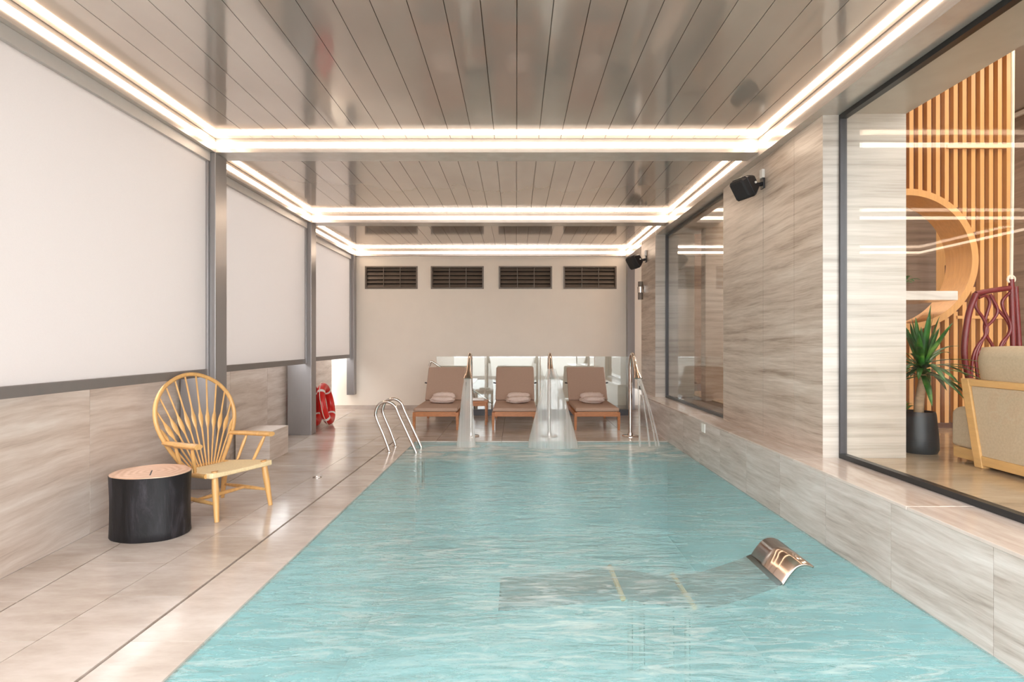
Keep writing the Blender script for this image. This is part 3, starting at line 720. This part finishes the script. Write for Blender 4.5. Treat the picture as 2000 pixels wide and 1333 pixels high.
# stone block by the wall
tag(bx('stone_block', 'stone_left', -3.20, -2.81, 6.42, 6.95, 0, .335, bevel=.003), 'low stone block standing against the wall behind the armchair', 'block')

# pool ladder rails
def rail(y, label):
    t = thing('ladder_rail', label, 'handrail', (-1.576, y, 0), 0, 'pool ladder rails')
    P = bez([(0, 0, 0), (-.005, 0, .03), (-.075, 0, .22), (-.155, 0, .41), (-.165, 0, .50), (-.12, 0, .59), (-.02, 0, .62), (.07, 0, .57), (.12, 0, .46), (.24, 0, .20), (.335, 0, -.01), (.36, 0, -.10), (.36, 0, -.55)], 84)
    MB().tube(P, .0195, 12, up=(0, 1, 0)).build('rail_tube', 'steel', t, smooth=True)
    MB().lathe([(0, 0), (.045, 0), (.045, .006), (.025, .012), (0, .012)], 20).build('base_flange', 'steel', t, smooth=True)
    return t
rail(6.99, 'bent steel pool ladder rail standing closer to the wooden armchair'); rail(7.36, 'bent steel pool ladder rail standing closer to the loungers')

# spouts
def spout(x, label):
    t = thing('water_spout', label, 'spout', (x, 8.16, 0), 0, 'steel swan neck spouts at the end of the pool')
    MB().lathe([(0, 0), (.12, 0), (.12, .008), (.115, .012), (.04, .014), (.035, .05), (0, .05)], 28).build('base_plate', 'steel', t, smooth=True)
    P = bez([(0, 0, .01), (0, 0, .4), (0, 0, .8), (0, -.01, 1.05), (0, -.07, 1.165), (0, -.17, 1.185), (0, -.27, 1.12), (0, -.36, 1.02)], 50)
    MB().tube(P, .026, 14, up=(1, 0, 0)).build('pole', 'steel', t, smooth=True)
    secs = []
    for yv, zv, wx, wy in ((-.345, 1.035, .028, .028), (-.42, .96, .034, .024), (-.50, .90, .052, .016), (-.53, .868, .058, .014)):
        d = Vector((0, -.72, -.69)).normalized(); b = Vector((0, .69, -.72))
        secs.append([Vector((0, yv, zv))+Vector((1, 0, 0))*(wx*math.cos(a))*(1 if abs(math.cos(a)) < .9 else 1)+b*(wy*math.sin(a)) for a in [2*math.pi*i/16 for i in range(16)]])
    MB().rings(secs).build('nozzle', 'steel_warm', t, smooth=50)
    return t
spout(-.655, 'steel spout pouring a narrow sheet of water by the first lounger')
spout(.48, 'steel spout spraying a wide fan of water in the middle')
spout(1.655, 'steel spout pouring thin separate streams beside the stone piers')
def jet(x, w0, w1, z0, d0, d1, yend, label):
    t = thing('water_jet', label, 'water jet', (x, 8.16, 0), 0, 'falling water under the spouts')
    rr = []; n = 40
    for i in range(9):
        u = i/8; z = z0+(-.008-z0)*u; y = -.535+(yend+.535)*u**.6
        rr.append([((w0+(w1-w0)*u**.9)*math.cos(2*math.pi*j/n), y+(d0+(d1-d0)*u)*math.sin(2*math.pi*j/n), z) for j in range(n)])
    MB().rings(rr, False).build('water_sheet', 'jet_water', t, smooth=80)
    return t
j = jet(-.655, .05, .125, .868, .012, .07, -.78, 'narrow falling sheet of water in front of the first lounger')
j = jet(.48, .055, .335, 1.0, .02, .16, -.80, 'wide fan shaped spray of water in the middle of the pool end')
t = thing('water_jet', 'three thin streams of water falling beside the stone piers', 'water jet', (1.655, 8.16, 0), 0, 'falling water under the spouts')
for dx in (-.03, .10, .185, .225):
    MB().tube([(dx*.12, -.535, .868), (dx*.45, -.62, .6), (dx*.75, -.70, .3), (dx, -.76, -.008)], [.012, .010, .010, .014], 8).build('water_stream', 'jet_water', t, smooth=True)

# sun loungers
def lounger(loc, label):
    t = thing('sun_lounger', label, 'sun lounger', loc, 0, 'sun loungers by the pool')
    W = .335
    for s in (1, -1):
        bx('side_rail', 'teak', s*W-.02, s*W+.02, 0.0, 1.62, .21, .275, t, bevel=.004)
        for yv in (.03, 1.42): MB().add([(s*W-.022, yv-.025, .21), (s*W+.022, yv-.025, .21), (s*W+.022, yv+.025, .21), (s*W-.022, yv+.025, .21), (s*W-.016, yv-.018, 0), (s*W+.016, yv-.018, 0), (s*W+.016, yv+.018, 0), (s*W-.016, yv+.018, 0)], [(0,1,2,3),(4,7,6,5),(0,4,5,1),(1,5,6,2),(2,6,7,3),(3,7,4,0)]).build('leg', 'teak', t)
    bx('front_rail', 'teak', -W+.02, W-.02, .0, .04, .21, .285, t, bevel=.004); bx('rear_rail', 'teak', -W+.02, W-.02, 1.58, 1.62, .21, .275, t)
    bx('slat_deck', 'teak', -W+.02, W-.02, .05, 1.15, .255, .275, t)
    bx('seat_cushion', 'cushion', -W-.005, W+.005, -.01, 1.16, .286, .345, t, bevel=.022)
    R = Matrix.Translation((0, 1.13, .33)) @ Matrix.Rotation(math.radians(52), 4, 'X')
    MB().box(-W+.01, W-.01, -.02, .66, -.035, -.005, R).build('backrest_frame', 'teak', t)
    bc_ = MB().box(-W-.005, W+.005, 0, .70, -.004, .06, R).build('backrest_cushion', 'cushion', t, bevel=.022)
    for s in (1, -1): MB().tube([R @ Vector((s*(W), .38, .0)), R @ Vector((s*(W+.05), .39, .0))], .012, 8).build('tie_knob', 'black_plastic', bc_)
    return t
LX = [-1.245, -.02, 1.255]; LYF = 8.70
lounger((LX[0], LYF, 0), 'taupe cushioned sun lounger farthest from the stone piers')
lounger((LX[1], LYF, 0), 'taupe cushioned sun lounger in the middle of the three')
lounger((LX[2], LYF, 0), 'taupe cushioned sun lounger closest to the stone piers')
def robe(x, y, z, label, sd):
    t = thing('folded_robe', label, 'robe', (x, y, z), 0, 'folded robes on the sun loungers')
    def lump(nm, sx, sy, sz, oz, ox, oy, seed):
        bm = bmesh.new(); bmesh.ops.create_icosphere(bm, subdivisions=4, radius=1)
        for v in bm.verts:
            c = v.co.copy(); e = 2.6
            k = (abs(c.x)**e+abs(c.y)**e+abs(c.z)**e)**(-1/e); c *= k
            nz = mnoise.noise(Vector((c.x*2.2+seed, c.y*2.2, c.z*4)))*.16+mnoise.noise(Vector((c.x*6+seed, c.y*5, c.z*9)))*.07
            c *= 1+nz; v.co = Vector((ox+c.x*sx, oy+c.y*sy, oz+max(-1, c.z)*sz))
        zmin = min(v.co.z for v in bm.verts)
        for v in bm.verts: v.co.z += (oz-sz)-zmin
        for f in bm.faces: f.smooth = True
        me = bpy.data.meshes.new(nm); bm.to_mesh(me); bm.free(); me.materials.append(M['towel']); o = bpy.data.objects.new(nm, me); COL.objects.link(o); o.parent = t
    lump('robe_body', .20, .17, .045, .045, -.01, .10, sd); lump('robe_front_roll', .18, .10, .045, .075, .01, -.02, sd+5); lump('rolled_towel', .19, .07, .06, .10, 0, .22, sd+9)
robe(LX[0]+.02, 9.36, .346, 'folded pink beige robe on the lounger farthest from the piers', 1.0)
robe(LX[1]+.06, 9.36, .346, 'folded pink beige robe on the middle lounger', 4.0)
robe(LX[2]+.03, 9.36, .346, 'folded pink beige robe on the lounger closest to the piers', 8.0)
tb = thing('side_table', 'small teak side table between the first two loungers', 'table', (-.66, 9.42, 0))
for sx_ in (-.17, .15):
    for sy_ in (-.17, .15): bx('leg', 'teak', sx_, sx_+.03, sy_, sy_+.03, 0, .33, tb)
bx('table_top', 'teak', -.18, .19, -.18, .19, .36, .385, tb, bevel=.004); bx('apron', 'teak', -.165, .175, -.165, .175, .31, .359, tb)
tw = bx('hand_towel', 'white', -.11, .11, -.07, .07, 0, .04, bevel=.015); tw.location = (-.64, 9.42, .386); tag(tw, 'small folded white towel on the teak side table', 'towel')

# glass balustrade and stair rail
gb = thing('glass_balustrade', 'frameless glass balustrade behind the sun loungers', 'balustrade', (0, 10.50, 0))
bx('base_channel', 'alu_dark', -1.49, 2.12, -.04, .04, 0, .11, gb)
gx = [-1.49, -.575, .45, 1.46, 2.12]
for a, b in zip(gx[:-1], gx[1:]): bx('glass_panel', 'glass_rail', a+.008, b-.008, -.008, .008, .06, 1.095, gb)
hr = thing('stair_handrail', 'slanted steel handrail behind the glass balustrade', 'handrail', (-1.0, 10.75, 0))
MB().tube(bez([(-.66, 0, .90), (-.63, 0, .975), (-.56, 0, .965), (0, 0, .58), (.55, 0, .20)], 30), .02, 10, up=(0, 1, 0)).build('rail_tube', 'steel', hr, smooth=True)
for xx, zz in ((-.4, .84), (.2, .43)): MB().tube([(xx, 0, 0), (xx, 0, zz)], .014, 8).build('post', 'steel', hr, smooth=True)

# life rings
def ring(loc, tiltx, tiltz, label):
    t = thing('life_ring', label, 'life ring', loc, tiltz, 'red life rings leaning by the column')
    R_, r_ = .285, .062; tl = Matrix.Translation((0, 0, R_+r_)) @ Matrix.Rotation(tiltx, 4, 'Y')
    def P(a, rr): return tl @ Vector((0, rr*math.cos(a), rr*math.sin(a)))
    n = 48; rb_ = MB().tube([P(2*math.pi*i/n, R_) for i in range(n)], r_, 16, True, flat=1.0, up=tuple(tl.to_3x3() @ Vector((1, 0, 0)))).build('ring_body', 'red_plastic', t, smooth=80)
    for q in range(4):
        a0 = math.radians(45+90*q); MB().tube([P(a0-.07+.14*i/5, R_) for i in range(6)], r_+.003, 16, up=tuple(tl.to_3x3() @ Vector((1, 0, 0)))).build('white_band', 'white', rb_, smooth=60)
    MB().tube([P(2*math.pi*i/96, R_+r_+.012+.014*math.sin(8*math.pi*i/96)**2) for i in range(96)], .006, 6, True).build('grab_rope', 'rope', t, smooth=True)
    t.rotation_euler[2] = tiltz
ring((-3.285, 9.12, 0), math.radians(-9), math.radians(4), 'red life ring partly hidden behind the grey column')
ring((-3.125, 9.28, 0), math.radians(-11), math.radians(6), 'red life ring propped in front of the half hidden one')

# wall speakers
def speaker(loc, label, sc=1.0):
    t = thing('wall_speaker', label, 'speaker', loc, 0, 'black wall speakers on the stone piers'); t.scale = (sc, sc, sc)
    R = Matrix.Translation((-.20, -.02, -.06)) @ Matrix.Rotation(math.radians(18), 4, 'Z') @ Matrix.Rotation(math.radians(-32), 4, 'Y')
    secs = []
    for x, hy, hz in ((.11, .055, .045), (.09, .085, .075), (.0, .115, .115), (-.035, .118, .118)):
        secs.append([R @ Vector((x, yy_, zz_)) for yy_, zz_ in ((-hy, -hz*.8), (-hy*.8, -hz), (hy*.8, -hz), (hy, -hz*.8), (hy, hz*.8), (hy*.8, hz), (-hy*.8, hz), (-hy, hz*.8))])
    MB().rings(secs).build('cabinet', 'black_plastic', t, smooth=25, bevel=.004)
    secs = [[R @ Vector((x, yy_*k, zz_*k)) for yy_, zz_ in ((-.112, -.09), (-.09, -.112), (.09, -.112), (.112, -.09), (.112, .09), (.09, .112), (-.09, .112), (-.112, .09))] for x, k in ((-.035, 1), (-.085, .95), (-.10, .78))]
    MB().rings(secs).build('grille', 'grille', t, smooth=25)
    MB().tube([(0, 0, -.02), (-.05, -.005, -.03), (-.10, -.01, -.035)], .022, 10).build('bracket', 'black_plastic', t, smooth=True)
    bx('wall_plate', 'black_plastic', -.018, .0, -.04, .04, -.075, .035, t, bevel=.004)
    MB().tube([R @ Vector((.05, -.100, .0)), R @ Vector((.05, -.112, .0))], .012, 10).build('screw_cap', 'white', t, smooth=True)
    bx('cable_cover', 'white', -.03, .0, -.035, .03, .037, .13, t, bevel=.003)
speaker((2.319, 5.28, 2.865), 'black wall speaker on the pier nearer the camera', .88)
speaker((2.224, 9.62, 2.80), 'black wall speaker on the far pier above the wall lamp')
wl_ = thing('wall_lamp', 'small bronze and steel wall lamp on the far pier', 'lamp', (2.224, 9.75, 2.24))
bx('back_plate', 'steel', -.02, 0, -.045, .045, -.02, .10, wl_)
MB().lathe([(0, -.14), (.045, -.14), (.045, -.02), (0, -.02)], 18, (-.07, 0, 0)).build('lower_shade', 'louvre_metal', wl_, smooth=40)
MB().lathe([(0, .08), (.045, .08), (.045, .17), (0, .17)], 18, (-.07, 0, 0)).build('upper_shade', 'louvre_metal', wl_, smooth=40)
MB().lathe([(0, -.02), (.052, -.02), (.052, .08), (0, .08)], 18, (-.07, 0, 0)).build('collar', 'steel', wl_, smooth=40)
tag(bx('switch_plate', 'white', 2.075, 2.083, 6.20, 6.31, .36, .455, bevel=.003), 'small white plate on the face of the stone ledge', 'plate')

# submerged steel lounger
sl = thing('submerged_lounger', 'curved steel lounger in the pool with its headrest above the water', 'pool lounger', (0, 0, 0))
prof = [(-.10, -.15), (.0, -.145), (.25, -.12), (.50, -.095), (.60, -.085), (.72, -.10), (.90, -.13), (1.0, -.135), (1.15, -.12), (1.30, -.075), (1.42, -.035), (1.50, .0)]
def sheet(pr, y0, y1, name, mat, th=.008):
    m = MB(); P = bez([Vector((x, 0, z)) for x, z in pr], len(pr)*4)
    m.strip([[(p.x, y0, p.z), (p.x, (y0+y1)/2, p.z), (p.x, y1, p.z)] for p in P]); return m.build(name, mat, sl, smooth=60, solid=th)
sheet(prof, 3.17, 3.60, 'bed_sheet', 'steel_bed')
sheet([(1.50, -.012), (1.53, .035), (1.565, .078), (1.585, .094), (1.61, .104), (1.64, .104), (1.675, .092)], 3.17, 3.60, 'headrest', 'steel_warm', .012)
for xx, zz in ((.60, -.082), (1.0, -.131)): MB().tube([(xx, 3.16, zz+.002), (xx, 3.61, zz+.002)], .016, 8).build('cross_bar', 'wood_chair', sl, smooth=True)
for xx, zz in ((.72, -.11), (.98, -.14)):
    for yv in (3.22, 3.55): MB().tube([(xx, yv, zz), (xx, yv, -1.3)], .018, 10).build('leg', 'steel', sl, smooth=True)
